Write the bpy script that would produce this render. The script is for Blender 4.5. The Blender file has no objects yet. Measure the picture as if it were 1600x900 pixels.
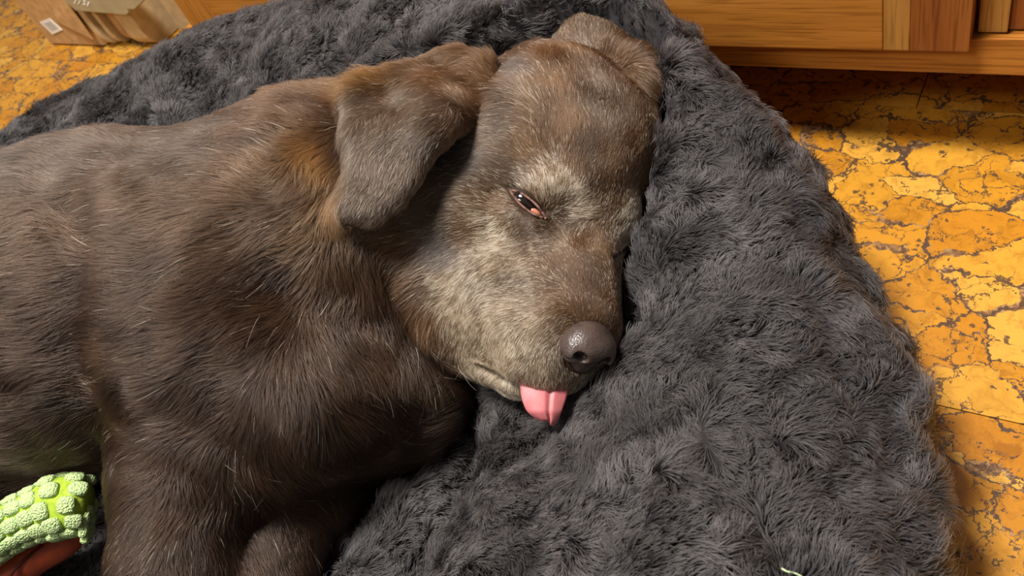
import bpy, bmesh, math, random
import numpy as np
from mathutils import Vector, Matrix

# ------------------------------------------------------------------ camera
F_PX, CAM_H = 1300.0, 0.60
RM = np.array([[0.83154816, 0.17438913, -0.52736712],      # rows: world axes, columns: camera right / down / forward
               [0.45580556, -0.75683909, 0.46843983],
               [-0.31744124, -0.62990715, -0.70883569]])
CAM = np.array([0.0, 0.0, CAM_H])
scene = bpy.context.scene
COL = scene.collection
cam_d = bpy.data.cameras.new('camera'); cam = bpy.data.objects.new('camera', cam_d); COL.objects.link(cam)
cam_d.sensor_width = 36.0; cam_d.lens = F_PX / 1600.0 * 36.0; cam_d.clip_start = 0.02; cam_d.clip_end = 50
M4 = Matrix(((RM[0, 0], -RM[0, 1], -RM[0, 2], 0), (RM[1, 0], -RM[1, 1], -RM[1, 2], 0), (RM[2, 0], -RM[2, 1], -RM[2, 2], CAM_H), (0, 0, 0, 1)))
cam.matrix_world = M4
cam_d.dof.use_dof = True; cam_d.dof.focus_distance = 0.60; cam_d.dof.aperture_fstop = 14.0
scene.camera = cam

# ------------------------------------------------------------------ world and lights
scene.view_settings.view_transform = 'Standard'; scene.view_settings.look = 'None'
scene.view_settings.gamma = 1.0; scene.view_settings.use_curve_mapping = False
scene.view_settings.exposure = 0.12
w = bpy.data.worlds.new('World'); scene.world = w; w.use_nodes = True
w.node_tree.nodes['Background'].inputs[0].default_value = (1.0, 0.96, 0.91, 1)
w.node_tree.nodes['Background'].inputs[1].default_value = 0.13
def area_light(name, loc, target, size, power, col):
    d = bpy.data.lights.new(name, 'AREA'); d.shape = 'SQUARE'; d.size = size; d.energy = power; d.color = col
    o = bpy.data.objects.new(name, d); COL.objects.link(o); o.location = loc
    o.rotation_euler = (Vector(target) - Vector(loc)).to_track_quat('-Z', 'Y').to_euler()
    return o
area_light('ceiling_light_main', (-0.70, 0.12, 2.35), (-0.45, 0.35, 0), 0.45, 92, (1.0, 0.955, 0.90))
area_light('ceiling_light_front', (-1.0, -1.3, 2.35), (-0.4, 0.4, 0), 0.6, 22, (1.0, 0.95, 0.89))
scene.cycles.use_denoising = True
scene.cycles.max_bounces = 6; scene.cycles.diffuse_bounces = 3; scene.cycles.glossy_bounces = 3; scene.cycles.transmission_bounces = 4

# ------------------------------------------------------------------ helpers
rng = np.random.default_rng(11)
def ray(px, py): return RM @ np.array([(px - 800) / F_PX, (py - 450) / F_PX, 1.0])
def at(px, py, z):                       # point of the horizontal plane at height z
    d = ray(px, py); return CAM + d * ((z - CAM_H) / d[2])
def dp(px, py, depth): return CAM + ray(px, py) * depth
def project(P):
    c = (P - CAM) @ RM
    return np.stack([800 + F_PX * c[:, 0] / c[:, 2], 450 + F_PX * c[:, 1] / c[:, 2], c[:, 2]], 1)

def srgb(r, g, b):
    f = lambda c: (c / 255 / 12.92) if c / 255 <= 0.04045 else ((c / 255 + 0.055) / 1.055) ** 2.4
    return (f(r), f(g), f(b), 1)

class NT:
    """small node helper"""
    def __init__(s, name):
        s.m = bpy.data.materials.new(name); s.m.use_nodes = True; s.t = s.m.node_tree; s.t.nodes.clear()
        s.out = s.n('ShaderNodeOutputMaterial')
    def n(s, typ, **kw):
        nd = s.t.nodes.new(typ)
        for k, v in sorted(kw.items(), key=lambda q: q[0].startswith('i_')):
            if k.startswith('i_'):
                key = k[2:].replace('_', ' '); key = int(key) if key.isdigit() else key
                if isinstance(v, bpy.types.NodeSocket): s.t.links.new(v, nd.inputs[key])
                else: nd.inputs[key].default_value = v
            else: setattr(nd, k, v)
        return nd
    def link(s, a, b): s.t.links.new(a, b)
    def ramp(s, fac, stops, interp='LINEAR'):
        r = s.n('ShaderNodeValToRGB'); r.color_ramp.interpolation = interp
        while len(r.color_ramp.elements) < len(stops): r.color_ramp.elements.new(0.5)
        for e, (p, c) in zip(r.color_ramp.elements, stops): e.position = p; e.color = c
        s.link(fac, r.inputs[0]); return r.outputs[0]
    def mix(s, fac, a, b, blend='MIX'):
        m = s.n('ShaderNodeMix', data_type='RGBA', blend_type=blend)
        for sock, v in ((m.inputs[0], fac), (m.inputs[6], a), (m.inputs[7], b)):
            if isinstance(v, bpy.types.NodeSocket): s.link(v, sock)
            else: sock.default_value = v
        return m.outputs[2]
    def math(s, op, a, b=0.0):
        m = s.n('ShaderNodeMath', operation=op)
        for sock, v in ((m.inputs[0], a), (m.inputs[1], b)):
            if isinstance(v, bpy.types.NodeSocket): s.link(v, sock)
            else: sock.default_value = v
        return m.outputs[0]
    def principled(s, **kw):
        p = s.n('ShaderNodeBsdfPrincipled', **kw); s.link(p.outputs[0], s.out.inputs[0]); return p
    def bump(s, h, strength, dist):
        return s.n('ShaderNodeBump', i_Strength=strength, i_Distance=dist, i_Height=h).outputs[0]

def simple_mat(name, col, rough=0.6, noise=0.12, scale=40, bump=0.1, spec=0.4, **kw):
    t = NT(name); co = t.n('ShaderNodeTexCoord').outputs['Object']
    nz = t.n('ShaderNodeTexNoise', i_Vector=co, i_Scale=scale, i_Detail=5.0)
    c2 = tuple(min(1, v * (1 + noise * 2)) for v in col[:3]) + (1,); c1 = tuple(v * (1 - noise * 2) for v in col[:3]) + (1,)
    c = t.ramp(nz.outputs[0], [(0.3, c1), (0.7, c2)])
    p = t.principled(i_Base_Color=c, i_Roughness=rough); p.inputs['Specular IOR Level'].default_value = spec
    for k, v in kw.items(): p.inputs[k].default_value = v
    t.link(t.bump(nz.outputs[0], bump, 0.002), p.inputs['Normal'])
    return t.m

def set_props(o, label=None, cat=None, group=None, kind=None):
    for k, v in (('label', label), ('category', cat), ('group', group), ('kind', kind)):
        if v: o[k] = v
    return o
def link(name, me, mat=None, parent=None, smooth=True, **props):
    o = bpy.data.objects.new(name, me); COL.objects.link(o)
    if mat is not None and len(me.materials) == 0: me.materials.append(mat)
    if smooth and hasattr(me, 'polygons') and len(me.polygons): me.polygons.foreach_set('use_smooth', np.ones(len(me.polygons), bool))
    if parent is not None: o.parent = parent
    set_props(o, **props); return o
def empty(name, loc, **props):
    o = bpy.data.objects.new(name, None); COL.objects.link(o); o.location = loc; o.empty_display_size = 0.02
    bpy.context.view_layer.update(); set_props(o, **props); return o
def keep(o):          # parent set, world placement kept (parents carry translation only)
    if o.parent is not None: o.matrix_parent_inverse = Matrix.Translation(-Vector(o.parent.location))
    return o
def mesh_np(name, V, Fc):
    me = bpy.data.meshes.new(name); V = np.asarray(V, np.float32); Fc = np.asarray(Fc, np.int32)
    me.vertices.add(len(V)); me.vertices.foreach_set('co', V.ravel())
    n = Fc.shape[1]; me.loops.add(Fc.size); me.loops.foreach_set('vertex_index', Fc.ravel())
    me.polygons.add(len(Fc)); me.polygons.foreach_set('loop_start', np.arange(0, Fc.size, n, dtype=np.int32))
    me.update(calc_edges=True); return me
def bm_mesh(name, bm):
    me = bpy.data.meshes.new(name); bm.to_mesh(me); bm.free(); return me
def box_mesh(name, lo, hi, bevel=0.002, seg=2):
    bm = bmesh.new(); bmesh.ops.create_cube(bm, size=1)
    lo, hi = np.array(lo), np.array(hi)
    for v in bm.verts: v.co = Vector((lo + hi) / 2 + np.array(v.co) * (hi - lo))
    if bevel: bmesh.ops.bevel(bm, geom=list(bm.edges), offset=bevel, segments=seg, affect='EDGES', profile=0.7)
    return bm_mesh(name, bm)

# ---- signed distance sculpting -------------------------------------------------
class Sculpt:
    def __init__(s, lo, hi, vox):
        s.lo = np.array(lo, float); s.v = vox; s.n = np.ceil((np.array(hi) - s.lo) / vox).astype(int) + 1
        s.F = np.full(s.n, 0.5, np.float32)
    def _win(s, lo, hi):
        a = np.clip(np.floor((lo - s.lo) / s.v).astype(int), 0, s.n - 1); b = np.clip(np.ceil((hi - s.lo) / s.v).astype(int) + 1, 1, s.n)
        if np.any(b <= a): return None
        g = [(s.lo[i] + s.v * np.arange(a[i], b[i])).astype(np.float32) for i in range(3)]
        return tuple(slice(a[i], b[i]) for i in range(3)), g[0][:, None, None], g[1][None, :, None], g[2][None, None, :]
    def _put(s, sl, d, k, op):
        A = s.F[sl]
        if op == 'add':
            h = np.maximum(k - np.abs(A - d), 0) / k; s.F[sl] = np.minimum(A, d) - h * h * k * 0.25
        else:
            d = -d; h = np.maximum(k - np.abs(A - d), 0) / k; s.F[sl] = np.maximum(A, d) + h * h * k * 0.25
    def cone(s, a, b, ra, rb, k=0.02, op='add'):
        a = np.array(a, float); b = np.array(b, float); m = k + 3 * s.v
        wn = s._win(np.minimum(a - ra, b - rb) - m, np.maximum(a + ra, b + rb) + m)
        if wn is None: return
        sl, x, y, z = wn; ba = b - a; L = max(ba @ ba, 1e-9)
        h = np.clip(((x - a[0]) * ba[0] + (y - a[1]) * ba[1] + (z - a[2]) * ba[2]) / L, 0, 1)
        d = np.sqrt((x - a[0] - ba[0] * h) ** 2 + (y - a[1] - ba[1] * h) ** 2 + (z - a[2] - ba[2] * h) ** 2) - (ra + (rb - ra) * h)
        s._put(sl, d, k, op)
    def ball(s, c, r, k=0.02, op='add'): s.cone(c, np.array(c) + 1e-5, r, r, k, op)
    def ell(s, c, axes, r, k=0.02, op='add'):            # axes: three unit vectors (rows)
        c = np.array(c, float); r = np.array(r, float); m = r.max() + k + 3 * s.v
        wn = s._win(c - m, c + m)
        if wn is None: return
        sl, x, y, z = wn; k0 = 0; k1 = 0
        for ax, ri in zip(axes, r):
            q = (x - c[0]) * ax[0] + (y - c[1]) * ax[1] + (z - c[2]) * ax[2]
            k0 = k0 + (q / ri) ** 2; k1 = k1 + (q / ri ** 2) ** 2
        k0 = np.sqrt(k0); k1 = np.sqrt(k1) + 1e-9
        s._put(sl, k0 * (k0 - 1) / k1, k, op)
    def chain(s, pts, rad, k=0.02, op='add'):
        for i in range(len(pts) - 1): s.cone(pts[i], pts[i + 1], rad[i], rad[i + 1], k, op)
    def mesh(s, name):
        V, Q = surface_nets(s.F); V = s.lo + V * s.v
        return mesh_np(name, V, Q), V, Q

def surface_nets(F):
    ins = F < 0; n = F.shape
    c = np.zeros(tuple(x - 1 for x in n), np.uint8)
    for dx in (0, 1):
        for dy in (0, 1):
            for dz in (0, 1): c += ins[dx:n[0] - 1 + dx, dy:n[1] - 1 + dy, dz:n[2] - 1 + dz]
    act = np.argwhere((c > 0) & (c < 8)); idx = np.full(c.shape, -1, np.int32); idx[tuple(act.T)] = np.arange(len(act))
    acc = np.zeros((len(act), 3)); cnt = np.zeros(len(act))
    corners = [(i, j, k) for i in (0, 1) for j in (0, 1) for k in (0, 1)]
    for p in corners:
        for ax in range(3):
            if p[ax] == 0:
                q = list(p); q[ax] = 1
                fa = F[act[:, 0] + p[0], act[:, 1] + p[1], act[:, 2] + p[2]]; fb = F[act[:, 0] + q[0], act[:, 1] + q[1], act[:, 2] + q[2]]
                m = (fa < 0) != (fb < 0); t = fa[m] / (fa[m] - fb[m]); e = np.tile(np.array(p, float), (m.sum(), 1)); e[:, ax] = t
                acc[m] += e; cnt[m] += 1
    V = act + acc / cnt[:, None]; Qs = []
    for ax in range(3):
        a1, a2 = (ax + 1) % 3, (ax + 2) % 3
        A = [slice(None)] * 3; B = [slice(None)] * 3; A[ax] = slice(0, -1); B[ax] = slice(1, None)
        sa, sb = ins[tuple(A)], ins[tuple(B)]; e = np.argwhere(sa != sb)
        e = e[(e[:, a1] > 0) & (e[:, a2] > 0) & (e[:, a1] < n[a1] - 1) & (e[:, a2] < n[a2] - 1)]
        flip = sa[tuple(e.T)]
        def cell(d1, d2):
            q = e.copy(); q[:, a1] -= d1; q[:, a2] -= d2; return idx[tuple(q.T)]
        q = np.stack([cell(1, 1), cell(0, 1), cell(0, 0), cell(1, 0)], 1)
        q[~flip] = q[~flip][:, ::-1]; Qs.append(q)
    return V, np.concatenate(Qs)

def smooth_verts(V, Q, it=2, lam=0.5):
    for _ in range(it):
        acc = np.zeros_like(V); cnt = np.zeros(len(V))
        for a, b in ((0, 1), (1, 2), (2, 3), (3, 0)):
            for i, j in ((a, b), (b, a)):
                for d in range(3): acc[:, d] += np.bincount(Q[:, i], V[Q[:, j], d], len(V))
                cnt += np.bincount(Q[:, i], minlength=len(V))
        V = V + lam * (acc / np.maximum(cnt, 1)[:, None] - V)
    return V
def vert_normals(V, Q):
    fn = np.cross(V[Q[:, 2]] - V[Q[:, 0]], V[Q[:, 3]] - V[Q[:, 1]]); N = np.zeros_like(V)
    for i in range(4):
        for d in range(3): N[:, d] += np.bincount(Q[:, i], fn[:, d], len(V))
    return N / (np.linalg.norm(N, axis=1)[:, None] + 1e-12), np.linalg.norm(fn, axis=1) * 0.5
def unit(v): return v / (np.linalg.norm(v, axis=-1, keepdims=True) + 1e-12)

# ---- band-limited noise, clumps and fur ----------------------------------------
def wave_noise(P, scale, seed, n=14):
    r = np.random.default_rng(seed); k = unit(r.normal(size=(n, 3))) * (2 * np.pi / scale) * r.uniform(0.6, 1.6, (n, 1)); ph = r.uniform(0, 6.28, n)
    return np.sin(P @ k.T + ph).sum(1) / math.sqrt(n / 2)
def clump_centres(P, size, seed):
    base = np.floor(P / size).astype(np.int64); best = np.full(len(P), 9e9); out = P.copy()
    for i in (-1, 0, 1):
        for j in (-1, 0, 1):
            for k in (-1, 0, 1):
                g = base + (i, j, k)
                h = (g[:, 0] * 73856093 ^ g[:, 1] * 19349663 ^ g[:, 2] * 83492791) + seed * 7919
                jit = np.stack([((h * m) % 10007) / 10007.0 for m in (7, 131, 521)], 1)
                c = (g + jit) * size; d = ((c - P) ** 2).sum(1); m = d < best; best[m] = d[m]; out[m] = c[m]
    return out
def sample_surface(V, Q, N, weight, count, seed):
    r = np.random.default_rng(seed); p = np.cumsum(weight); f = np.minimum(np.searchsorted(p, r.uniform(0, p[-1], count)), len(Q) - 1)
    u, v = r.uniform(size=(2, count, 1)); q = Q[f]
    bl = lambda A: A[q[:, 0]] * (1 - u) * (1 - v) + A[q[:, 1]] * u * (1 - v) + A[q[:, 2]] * u * v + A[q[:, 3]] * (1 - u) * v
    return bl(V), unit(bl(N)), f
def fur_object(name, pts, rad, col, mat, parent, **props):
    """pts (n, k, 3), rad (n, k), col (n, k, 3): one strand per row"""
    n, k = pts.shape[:2]
    cu = bpy.data.hair_curves.new(name); cu.add_curves([k] * n)
    cu.attributes['position'].data.foreach_set('vector', pts.astype(np.float32).ravel())
    ra = cu.attributes.get('radius') or cu.attributes.new('radius', 'FLOAT', 'POINT')
    ra.data.foreach_set('value', rad.astype(np.float32).ravel())
    ca = cu.attributes.new('strand_colour', 'FLOAT_COLOR', 'POINT')
    ca.data.foreach_set('color', np.concatenate([col, np.ones((n, k, 1))], 2).astype(np.float32).ravel())
    cu.materials.append(mat)
    o = bpy.data.objects.new(name, cu); COL.objects.link(o); o.parent = parent; set_props(o, **props); keep(o); return o
def fur_mat(name, rough=0.35, radial=0.5, coat=0.0, diffuse=0.5):
    t = NT(name); a = t.n('ShaderNodeAttribute', attribute_name='strand_colour').outputs['Color']
    h = t.n('ShaderNodeBsdfHairPrincipled', parametrization='COLOR', i_Color=a, i_Roughness=rough); h.inputs['Radial Roughness'].default_value = radial
    h.inputs['Random Roughness'].default_value = 0.2; h.inputs['Coat'].default_value = coat
    d = t.n('ShaderNodeBsdfDiffuse', i_Color=a)
    m = t.n('ShaderNodeMixShader', i_0=diffuse); t.link(h.outputs[0], m.inputs[1]); t.link(d.outputs[0], m.inputs[2])
    t.link(m.outputs[0], t.out.inputs[0]); return t.m
def view_weight(P, lo=0.12, mx=200):
    q = project(P); inn = (q[:, 0] > -mx) & (q[:, 0] < 1600 + mx) & (q[:, 1] > -mx) & (q[:, 1] < 900 + mx) & (q[:, 2] > 0.05)
    return np.where(inn, 1.0, lo)

def on_y(px, py, y):                     # point of the vertical plane y = const
    d = ray(px, py); return CAM + d * (y / d[1])

# ------------------------------------------------------------------ materials of the room
def cork_mat():
    t = NT('cork'); geo = t.n('ShaderNodeNewGeometry'); inf = t.n('ShaderNodeObjectInfo')
    off = t.n('ShaderNodeVectorMath', operation='SCALE'); t.link(inf.outputs['Random'], off.inputs['Scale']); off.inputs[0].default_value = (7.3, 3.1, 0)
    pos = t.n('ShaderNodeVectorMath', operation='ADD'); t.link(geo.outputs['Position'], pos.inputs[0]); t.link(off.outputs[0], pos.inputs[1])
    n1 = t.n('ShaderNodeTexNoise', i_Vector=pos.outputs[0], i_Scale=22.0, i_Detail=6.0, i_Roughness=0.65)
    dv = t.n('ShaderNodeVectorMath', operation='SCALE'); t.link(n1.outputs['Color'], dv.inputs[0]); dv.inputs['Scale'].default_value = 0.055
    ps = t.n('ShaderNodeVectorMath', operation='ADD'); t.link(pos.outputs[0], ps.inputs[0]); t.link(dv.outputs[0], ps.inputs[1])
    stretch = t.n('ShaderNodeMapping', i_Vector=ps.outputs[0]); stretch.inputs['Scale'].default_value = (0.8, 1.25, 1); stretch.inputs['Rotation'].default_value = (0, 0, 0.35)
    ve = t.n('ShaderNodeTexVoronoi', feature='DISTANCE_TO_EDGE', i_Vector=stretch.outputs[0], i_Scale=19.0)
    vc = t.n('ShaderNodeTexVoronoi', feature='F1', i_Vector=stretch.outputs[0], i_Scale=19.0)
    # flake colour
    hue = t.n('ShaderNodeSeparateColor', i_Color=vc.outputs['Color'])
    flake = t.ramp(hue.outputs[0], [(0.0, (0.48, 0.185, 0.012, 1)), (0.4, (0.56, 0.25, 0.020, 1)), (0.75, (0.62, 0.30, 0.032, 1)), (1.0, (0.66, 0.35, 0.055, 1))])
    gr = t.n('ShaderNodeTexNoise', i_Vector=ps.outputs[0], i_Scale=60.0, i_Detail=5.0, i_Distortion=1.4)
    flake = t.mix(0.55, flake, t.ramp(gr.outputs[0], [(0.3, (0.45, 0.36, 0.26, 1)), (0.52, (1, 1, 1, 1)), (0.8, (1.15, 1.1, 1.0, 1))]), 'MULTIPLY')
    # granular binder where several flakes meet
    gv = t.n('ShaderNodeTexVoronoi', feature='F1', i_Vector=pos.outputs[0], i_Scale=330.0)
    gran = t.ramp(t.n('ShaderNodeSeparateColor', i_Color=gv.outputs['Color']).outputs[1], [(0.0, (0.10, 0.05, 0.025, 1)), (0.6, (0.26, 0.13, 0.05, 1)), (1.0, (0.40, 0.24, 0.10, 1))])
    pn = t.n('ShaderNodeTexNoise', i_Vector=pos.outputs[0], i_Scale=16.0, i_Detail=3.0)
    thr = t.ramp(pn.outputs[0], [(0.42, (0.004, 0.004, 0.004, 1)), (0.56, (0.03, 0.03, 0.03, 1)), (0.72, (0.16, 0.16, 0.16, 1))])
    patch = t.math('LESS_THAN', ve.outputs['Distance'], thr)
    c = t.mix(patch, flake, gran)
    # dark cracks
    cn = t.n('ShaderNodeTexNoise', i_Vector=pos.outputs[0], i_Scale=34.0, i_Detail=2.0)
    cw = t.math('MULTIPLY', t.ramp(cn.outputs[0], [(0.38, (0, 0, 0, 1)), (0.65, (1, 1, 1, 1))]), 0.034)
    crack = t.math('LESS_THAN', ve.outputs['Distance'], cw)
    v2 = t.n('ShaderNodeTexVoronoi', feature='DISTANCE_TO_EDGE', i_Vector=ps.outputs[0], i_Scale=46.0)
    c2n = t.n('ShaderNodeTexNoise', i_Vector=pos.outputs[0], i_Scale=26.0, i_Detail=2.0, i_W=3.0, noise_dimensions='4D')
    crack2 = t.math('LESS_THAN', v2.outputs['Distance'], t.math('MULTIPLY', t.ramp(c2n.outputs[0], [(0.46, (0, 0, 0, 1)), (0.72, (1, 1, 1, 1))]), 0.055))
    sp = t.n('ShaderNodeMapping', i_Vector=ps.outputs[0]); sp.inputs['Scale'].default_value = (1.0, 1.9, 1); sp.inputs['Rotation'].default_value = (0, 0, 0.8)
    s1 = t.n('ShaderNodeTexVoronoi', feature='F1', i_Vector=sp.outputs[0], i_Scale=90.0)
    ssep = t.n('ShaderNodeSeparateColor', i_Color=s1.outputs['Color'])
    speck = t.math('MULTIPLY', t.math('LESS_THAN', s1.outputs['Distance'], 0.27), t.math('GREATER_THAN', ssep.outputs[2], 0.60))
    dark = t.math('MAXIMUM', t.math('MAXIMUM', crack, crack2), speck)
    c = t.mix(t.math('MULTIPLY', dark, 0.9), c, (0.075, 0.044, 0.028, 1))
    p = t.principled(i_Base_Color=c, i_Roughness=0.34); p.inputs['Specular IOR Level'].default_value = 0.5
    h = t.math('SUBTRACT', gr.outputs[0], t.math('MULTIPLY', dark, 0.8))
    t.link(t.bump(h, 0.25, 0.0012), p.inputs['Normal'])
    return t.m

def wood_mat(name, axis, c1, c2, c3, seed, rough=0.38):
    """grain runs along axis (0 x, 2 z)"""
    t = NT(name); co = t.n('ShaderNodeNewGeometry').outputs['Position']
    mp = t.n('ShaderNodeMapping', i_Vector=co); sc = [26.0, 26.0, 26.0]; sc[axis] = 1.6; mp.inputs['Scale'].default_value = sc; mp.inputs['Location'].default_value = (seed, seed * 2, seed * 3)
    n1 = t.n('ShaderNodeTexNoise', i_Vector=mp.outputs[0], i_Scale=1.6, i_Detail=6.0, i_Distortion=0.9)
    mp2 = t.n('ShaderNodeMapping', i_Vector=co); sc2 = [420.0, 420.0, 420.0]; sc2[axis] = 16; mp2.inputs['Scale'].default_value = sc2
    n2 = t.n('ShaderNodeTexNoise', i_Vector=mp2.outputs[0], i_Scale=1.0, i_Detail=3.0)
    c = t.ramp(n1.outputs[0], [(0.28, c1), (0.5, c2), (0.72, c3)])
    c = t.mix(0.6, c, t.ramp(n2.outputs[0], [(0.36, (0.45, 0.38, 0.32, 1)), (0.5, (1, 1, 1, 1))]), 'MULTIPLY')
    p = t.principled(i_Base_Color=c, i_Roughness=rough); t.link(t.bump(n2.outputs[0], 0.2, 0.0006), p.inputs['Normal'])
    return t.m
W1 = ((0.30, 0.10, 0.014, 1), (0.44, 0.165, 0.024, 1), (0.54, 0.22, 0.038, 1))
wood_x = wood_mat('oak_horizontal', 0, *W1, 1.0); wood_z = wood_mat('oak_vertical', 2, *W1, 4.0)
wood_red = wood_mat('oak_reddish', 2, (0.20, 0.055, 0.012, 1), (0.29, 0.088, 0.018, 1), (0.36, 0.125, 0.026, 1), 7.0)
wood_pale = wood_mat('oak_pale', 2, (0.34, 0.15, 0.03, 1), (0.45, 0.21, 0.045, 1), (0.50, 0.25, 0.06, 1), 9.0)
dark_mat = simple_mat('toe_kick_paint', (0.02, 0.014, 0.01, 1), 0.7)

# ------------------------------------------------------------------ floor of cork tiles
floor = link('floor', box_mesh('floor', (-4.2, -1.2, -0.03), (1.4, 2.6, -0.0032), 0), simple_mat('tile_joint', (0.06, 0.035, 0.02, 1), 0.8), smooth=False,
             kind='structure', label='golden cork tile floor around the dog bed')
cork = cork_mat(); T = 0.334
tile_me = box_mesh('tile', (-T / 2 + 0.0006, -T / 2 + 0.0006, -0.004), (T / 2 - 0.0006, T / 2 - 0.0006, 0.0), 0); tile_me.materials.append(cork)
for r in range(-4, 6):
    for cidx in range(-12, 5):
        x = -0.133 + T * (cidx + 0.5) + (0 if r % 2 == 0 else T / 2); y = 0.706 + T * (r + 0.5)
        if y > 1.75 or y < -0.75 or x < -4.0 or x > 1.2: continue
        if -1.1 < x < -0.2 and -0.3 < y < 0.45: continue          # wholly beneath the bed
        o = link('tile', tile_me, None, floor, smooth=False); o.location = (x, y, random.Random(r * 31 + cidx).uniform(-0.0003, 0.0002))

# room beyond the frame: a wall behind the cabinet
link('wall_back', box_mesh('wall_back', (-4.2, 2.3, 0), (1.4, 2.36, 2.5), 0), simple_mat('wall_paint', (0.62, 0.55, 0.45, 1), 0.8), smooth=False, kind='structure', label='plain painted wall behind the cabinet')

# ------------------------------------------------------------------ cabinet
cab = empty('cabinet', (-0.3, 0.95, 0), label='orange-brown wooden base cabinet with framed doors behind the bed', cat='cabinet')
def cpart(name, lo, hi, mat, parent, bev=0.0015, **kw): return keep(link(name, box_mesh(name, lo, hi, bev), mat, parent, smooth=False, **kw))
def csub(name, lo, hi, mat, parent, bev=0.0015):
    o = link(name, box_mesh(name, lo, hi, bev), mat, parent, smooth=False); return o
CX0, CX1 = -1.095, 0.62
cpart('body', (CX0, 0.655, 0.101), (CX1, 1.22, 0.84), wood_z, cab)
cpart('toe_kick', (CX0 + 0.01, 0.80, 0.0), (CX1 - 0.01, 0.83, 0.101), dark_mat, cab, 0)
cpart('base_rail', (CX0, 0.634, 0.0995), (CX1, 0.656, 0.134), wood_x, cab)
cpart('worktop', (CX0 - 0.02, 0.624, 0.841), (CX1 + 0.02, 1.24, 0.875), wood_x, cab)
for x0, x1, yf, zb, sm in ((-0.56, -0.0805, 0.624, 0.1285, 0), (-1.06, -0.565, 0.624, 0.1285, 0), (-0.0775, 0.40, 0.640, 0.136, 1)):
    door = cpart('door', (x0 + 0.06, yf + 0.008, zb + 0.05), (x1 - 0.06, 0.6545, 0.80), wood_red, cab)
    S = 0.0645 if not sm else 0.021
    for nm, lo, hi, m in (('bottom_rail', (x0 + S + 0.0003, yf, zb), (x1 - S - 0.0003, 0.6548, zb + 0.062), wood_x), ('top_rail', (x0 + S, yf, 0.755), (x1 - S, 0.6548, 0.815), wood_x)):
        if not (sm and nm == 'bottom_rail'): csub(nm, lo, hi, m, door)
    if sm:
        csub('stile', (x0, yf, zb), (x0 + S, 0.6548, 0.815), wood_pale, door); csub('stile', (x1 - S, yf, zb), (x1, 0.6548, 0.815), wood_pale, door)
        csub('bottom_rail', (x0 + S, yf + 0.004, zb), (x1 - S, 0.6548, zb + 0.062), wood_red, door)
    else:
        csub('stile', (x0, yf, zb), (x0 + S, 0.6548, 0.815), wood_z, door)
        csub('stile', (x1 - S, yf, zb), (x1 - S + 0.0205, 0.6548, 0.815), wood_pale, door); csub('stile', (x1 - S + 0.0205, yf, zb), (x1, 0.6548, 0.815), wood_red, door)

# ------------------------------------------------------------------ paper bags beyond the bed
kraft = simple_mat('kraft_paper', (0.50, 0.29, 0.115, 1), 0.7, 0.1, 60, 0.15); kraft2 = simple_mat('pale_kraft_paper', (0.52, 0.38, 0.20, 1), 0.6, 0.08, 60, 0.1)
greyp = simple_mat('grey_green_paper', (0.36, 0.30, 0.17, 1), 0.6, 0.06, 30, 0.1); white_p = simple_mat('white_paper', (0.82, 0.80, 0.74, 1), 0.6, 0.03); ink = simple_mat('grey_print', (0.40, 0.40, 0.36, 1), 0.7, 0.02)
dark_p = simple_mat('dark_green_paper', (0.06, 0.06, 0.04, 1), 0.7, 0.05)
def slab(name, pts, thick, mat, parent, nrm=None, bev=0.003, **kw):
    """solid sheet from a polygon of world points, thickened away from the viewer"""
    P = [Vector(p) for p in pts]; n = (P[1] - P[0]).cross(P[2] - P[0]).normalized()
    if n.dot(P[0] - Vector(CAM)) < 0: n = -n
    bm = bmesh.new(); a = [bm.verts.new(p) for p in P]; b = [bm.verts.new(p + n * thick) for p in P]; k = len(P)
    bm.faces.new(a); bm.faces.new(b[::-1])
    for i in range(k): bm.faces.new((a[i], b[i], b[(i + 1) % k], a[(i + 1) % k]))
    bmesh.ops.recalc_face_normals(bm, faces=bm.faces[:])
    if bev: bmesh.ops.bevel(bm, geom=list(bm.edges), offset=bev, segments=2, affect='EDGES')
    return keep(link(name, bm_mesh(name, bm), mat, parent, smooth=False, **kw)) if parent is not None else link(name, bm_mesh(name, bm), mat, None, smooth=False, **kw)
b0 = at(80, 70, 0.001); YB = b0[1]
bag = empty('paper_bag', tuple(b0), label='upright brown paper bag with barcode sticker on the floor', cat='paper bag')
up = lambda p, h: (p[0], p[1], p[2] + h)
b1 = on_y(165, 71, YB); b1[2] = 0.001
slab('body', [b0, b1, up(b1, 0.36), up(b0, 0.36)], 0.13, kraft, bag, bev=0.004)
def fy(px, py, off): return on_y(px, py, YB - off)
slab('gusset_fold', [fy(80, -10, .004), fy(86, 33, .004), fy(145, 62, .012), fy(108, 10, .010), fy(98, -10, .008)], 0.003, kraft, bag, bev=0.0008)
lab = slab('barcode_sticker', [fy(62, 35, .0015), fy(77, 29, .0015), fy(97, 47, .0015), fy(82, 54, .0015)], 0.0012, white_p, bag, bev=0)
for i in range(5):
    a = 0.2 + i * 0.13
    q = lambda s, t: np.array(fy(62 + 15 * s + 20 * t, 35 - 6 * s + 18 * t, .0019))
    o = slab('barcode_bar', [q(0.18, a), q(0.82, a), q(0.82, a + 0.06), q(0.18, a + 0.06)], 0.0004, ink, lab, bev=0)
    o.matrix_parent_inverse = Matrix.Identity(4)
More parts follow.
